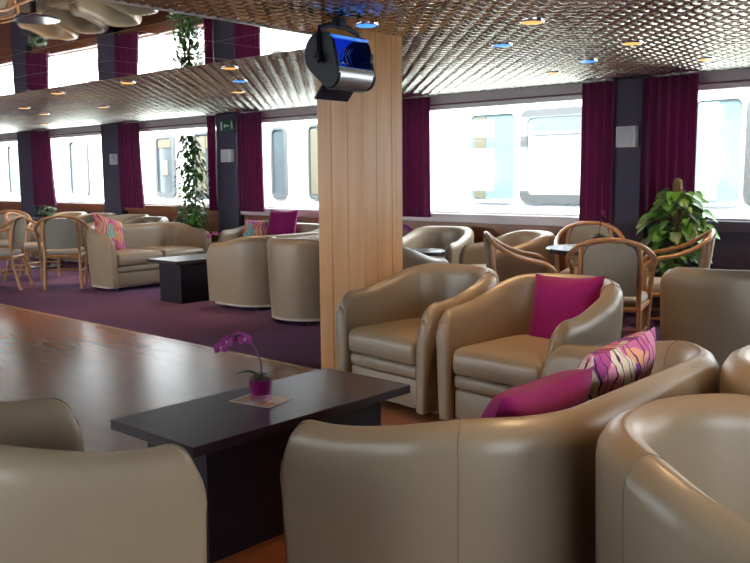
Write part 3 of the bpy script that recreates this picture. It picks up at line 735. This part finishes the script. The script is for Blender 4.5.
card = MB().box(-0.095, 0.095, -0.075, 0.075, 0, 0.0015).build('leaflet', PAPER, smooth=False); card.location = (-2.41, 2.03, 0.4505); card.rotation_euler = (0, 0, radians(12))
MB().box(-0.085, -0.03, -0.06, 0.06, 0.0015, 0.0019).build('printed_patch', PAPER2, card, smooth=False)
MB().box(0.02, 0.085, -0.068, -0.01, 0.0015, 0.0019).build('printed_patch', PAPER2, card, smooth=False)
tag(card, 'printed leaflet lying under the orchid pot on the dark table', 'leaflet')
orchid('magenta orchid in a glass pot on the foreground table', -2.41, 2.03, 0.4525, radians(42), 1.08)
orchid('purple orchid on the round dining table, flower before the far chair', -3.06, 5.97, 0.72, radians(130), 1.25, flowers=((-0.06, 0, 0.225), (-0.09, 0.01, 0.222)))
orchid('magenta orchid on the small round table beside the column', -5.13, 5.98, 0.60, radians(200), 1.05)
orchid('purple orchid on the far low table, partly behind the pale sofa', -7.38, 5.72, 0.45, radians(60), 1.1)

rp = random.Random(11)
def pothos():
    t = thing('pothos_plant', 'bushy green climbing plant on a moss pole before the plum curtain', 'plant', (-2.92, 7.06, 0))
    MB().lathe([(0.13, 0), (0.17, 0.28), (0.18, 0.30), (0.165, 0.30), (0.155, 0.27), (0.002, 0.27)], 28).build('pot', POTDARK, t)
    MB().lathe([(0.155, 0.272), (0.08, 0.285), (0.002, 0.29)], 20).build('soil', SOIL, t)
    MB().lathe([(0.035, 0.27), (0.040, 0.6), (0.037, 0.95), (0.042, 1.17), (0.035, 1.235), (0.015, 1.25)], 16).build('moss_pole', MOSS, t)
    m = MB(); m2 = MB(); s = MB()
    for k in range(330):
        z = rp.uniform(0.30, 1.14)
        a = rp.uniform(0, 2*pi); spread = 0.05+0.20*sin(pi*min(1, max(0, (z-0.25)/1.0)))**0.8*rp.uniform(0.0, 1.05)
        p = Vector((spread*cos(a), min(0.28, spread*sin(a)), z)); L = rp.uniform(0.075, 0.14)
        d = (cos(a)+rp.uniform(-.5, .5), sin(a)+rp.uniform(-.5, .5)-0.35, rp.uniform(-0.55, 0.25))
        leaf(m if rp.random() < 0.6 else m2, p, d, L, L*0.78, rp.uniform(0.2, 0.6), 6, True, up=Vector((rp.uniform(-.3,.3), rp.uniform(-.9,-.2), 1)))
        if k % 4 == 0: s.tube([(0.03*cos(a), 0.03*sin(a), z-0.05), tuple(p)], 0.003, 5)
    m.build('foliage', GREEN, t, fix=False); m2.build('foliage', GREEN2, t, fix=False); s.build('stalk', STEMG, t)
pothos()
def ficus():
    t = thing('climbing_plant', 'tall slender leafy plant against the window left of the exit sign', 'plant', (-9.66, 7.0, 0))
    MB().lathe([(0.14, 0), (0.19, 0.32), (0.195, 0.34), (0.175, 0.34), (0.165, 0.3), (0.002, 0.3)], 28).build('pot', POTDARK, t)
    MB().lathe([(0.165, 0.302), (0.08, 0.315), (0.002, 0.32)], 20).build('soil', SOIL, t)
    s = MB()
    for k in range(4):
        a = k*1.6; s.tube(catmull([(0.03*cos(a), 0.03*sin(a), 0.3), (0.05*cos(a+1), 0.05*sin(a+1), 0.9), (0.04*cos(a+2), 0.04*sin(a+2), 1.4), (0.06*cos(a+3), 0.05*sin(a+3), 1.85)]), 0.008, 6)
    s.build('stem', STEMG, t)
    m = MB()
    for k in range(820):
        z = 0.42+1.45*rp.random()**1.1; a = rp.uniform(0, 2*pi)
        env = 0.23 if z < 1.4 else 0.23-0.13*(z-1.4)/0.47
        if z < 0.8: env = 0.24
        r = env*rp.uniform(0.2, 1.05)
        p = (r*cos(a)-0.03*sin(z*4), min(0.22, r*sin(a)*0.8), z); L = rp.uniform(0.05, 0.095)
        leaf(m, p, (cos(a)+rp.uniform(-.6, .6), sin(a)+rp.uniform(-.6, .6), rp.uniform(-1.0, 0.2)), L, L*0.62, 0.3, 4)
    m.build('foliage', GREEN, t, fix=False)
ficus()
def small_plant():
    t = thing('planter', 'slim dark planter box with a small round leafy bush, far left', 'planter', (-13.65, 6.95, 0))
    MB().box(-0.18, 0.18, -0.18, 0.18, 0, 0.66).build('planter_box', POTDARK, t, bevel=0.01)
    m = MB()
    for k in range(170):
        a = rp.uniform(0, 2*pi); b = rp.uniform(0.0, pi/2); r = 0.19*rp.uniform(0.3, 1)
        leaf(m, (r*cos(a)*cos(b)*1.3, r*sin(a)*cos(b), 0.66+r*sin(b)), (cos(a), sin(a), rp.uniform(-.2, .8)), 0.075, 0.045, 0.3, 4)
    m.build('foliage', GREEN2, t, fix=False)
small_plant()

# ------------------------------------------------------------------ outside: moored ship, water
NS = thing('moored_ship', 'white ship moored alongside, seen through the windows', 'ship', (0, 10.0, 0))
MB().box(-32, 12, 0.02, 1.5, -3, 2.75).build('hull', HULL, NS, smooth=False)
MB().box(-32, 12, -0.10, 0.02, 2.42, 2.50).build('rubbing_rail', HULL, NS, smooth=False)
def rrect(x0, x1, z0, z1, r, n=6):
    o = []
    for cx, cz, s0 in ((x1-r, z0+r, -pi/2), (x1-r, z1-r, 0), (x0+r, z1-r, pi/2), (x0+r, z0+r, pi)):
        for k in range(n+1): a = s0+(pi/2)*k/n; o.append((cx+r*cos(a), cz+r*sin(a)))
    return o
def ship_window(x0, x1, glass, fr=0.07, z0=0.92, z1=2.16, extras=None, frame=SHIPFRAME):
    A = rrect(x0, x1, z0, z1, 0.12); B = rrect(x0+fr, x1-fr, z0+fr, z1-fr, 0.08)
    ring = [[(x, -0.03, z) for x, z in A], [(x, 0.02, z) for x, z in A], [(x, 0.02, z) for x, z in B], [(x, -0.03, z) for x, z in B]]
    ring.append(ring[0])
    w = MB().rings(ring, cap0=False, cap1=False).build('window_frame', frame, NS, weld=True)
    MB().rings([[(x, y, z) for x, z in B] for y in (0.005, 0.019)]).build('ship_pane', glass, w, smooth=False)
    for mat, a, b, c, d in (extras or []):
        MB().box(a, b, -0.012, 0.004, c, d).build('ship_curtain', mat, w, smooth=False)
ship_window(-7.18, -6.38, SHIPGLASS, 0.03, frame=HULL, extras=[(CURTAIN2, -7.08, -6.90, 0.98, 2.10)])
ship_window(-6.32, -5.05, SHIPGLASSBR, 0.11, extras=[(SHIPTRIM, -6.15, -5.17, 1.86, 2.04), (SHIPGOLD, -6.15, -5.17, 1.82, 1.86)])
ship_window(-3.98, -3.38, SHIPGLASS, 0.03, frame=HULL, extras=[(WHITEFR, -3.90, -3.68, 0.98, 2.1)])
ship_window(-3.36, -2.2, SHIPGLASSDK, 0.09)
ship_window(-14.97, -14.30, SHIPGLASSDK, 0.08, extras=[(SHIPTAN, -14.86, -14.42, 1.9, 2.07), (SHIPGOLD, -14.78, -14.55, 1.35, 1.65)])
ship_window(-13.66, -12.7, SHIPGLASSDK, 0.05, extras=[(CURTAIN2, -13.58, -13.3, 1.0, 2.08), (SHIPTAN, -13.28, -12.8, 1.85, 2.08), (SHIPGOLD, -13.2, -12.85, 1.05, 1.45)])
ship_window(-11.42, -11.02, SHIPGLASSDK, 0.05)
ship_window(-10.48, -9.6, SHIPGLASS, 0.04, extras=[(CURTAIN2, -10.42, -10.15, 1.0, 2.08)])
ship_window(-18.4, -17.6, SHIPGLASS, 0.04)
ship_window(-21.5, -20.6, SHIPGLASS, 0.04)
struct(MB().box(-90, 60, -90, 60, -3.3, -3.0).build('river_water', WATER, smooth=False), 'river surface outside')

# ------------------------------------------------------------------ light
w = bpy.data.worlds.new('World'); scene.world = w; w.use_nodes = True
nt = w.node_tree; bg = nt.nodes['Background']
bg.inputs['Color'].default_value = (0.88, 0.94, 1.0, 1); bg.inputs['Strength'].default_value = 3.6
sd = bpy.data.lights.new('sun', 'SUN'); sd.energy = 4.5; sd.angle = radians(3); sd.color = (1, 0.96, 0.90)
so = bpy.data.objects.new('sun', sd); COL.objects.link(so)
so.rotation_euler = Vector((-0.35, 0.75, -0.80)).to_track_quat('-Z', 'Y').to_euler()

# ------------------------------------------------------------------ camera
f, hd, pt, rl, ch = 850.0, radians(132), radians(7.0), radians(0.47), 1.28
fw = Vector((cos(hd)*cos(pt), sin(hd)*cos(pt), -sin(pt))); r0 = Vector((sin(hd), -cos(hd), 0)); u0 = r0.cross(fw)
rt = r0*cos(rl)-u0*sin(rl); up = u0*cos(rl)+r0*sin(rl)
cd = bpy.data.cameras.new('camera'); cd.sensor_fit = 'HORIZONTAL'; cd.sensor_width = 36; cd.lens = f/750*36; cd.clip_start = 0.05; cd.clip_end = 200
co = bpy.data.objects.new('camera', cd); COL.objects.link(co)
co.matrix_world = Matrix(((rt.x, up.x, -fw.x, 0), (rt.y, up.y, -fw.y, 0), (rt.z, up.z, -fw.z, ch), (0, 0, 0, 1)))
scene.camera = co

vs = scene.view_settings
scene.display_settings.display_device = 'sRGB'
vs.view_transform = 'Standard'; vs.look = 'None'; vs.gamma = 1.0; vs.use_curve_mapping = False; vs.exposure = 2.0
cy = scene.cycles
cy.use_denoising = True; cy.max_bounces = 10; cy.diffuse_bounces = 6; cy.glossy_bounces = 5; cy.transparent_max_bounces = 12
cy.sample_clamp_indirect = 12; cy.caustics_reflective = False; cy.caustics_refractive = False
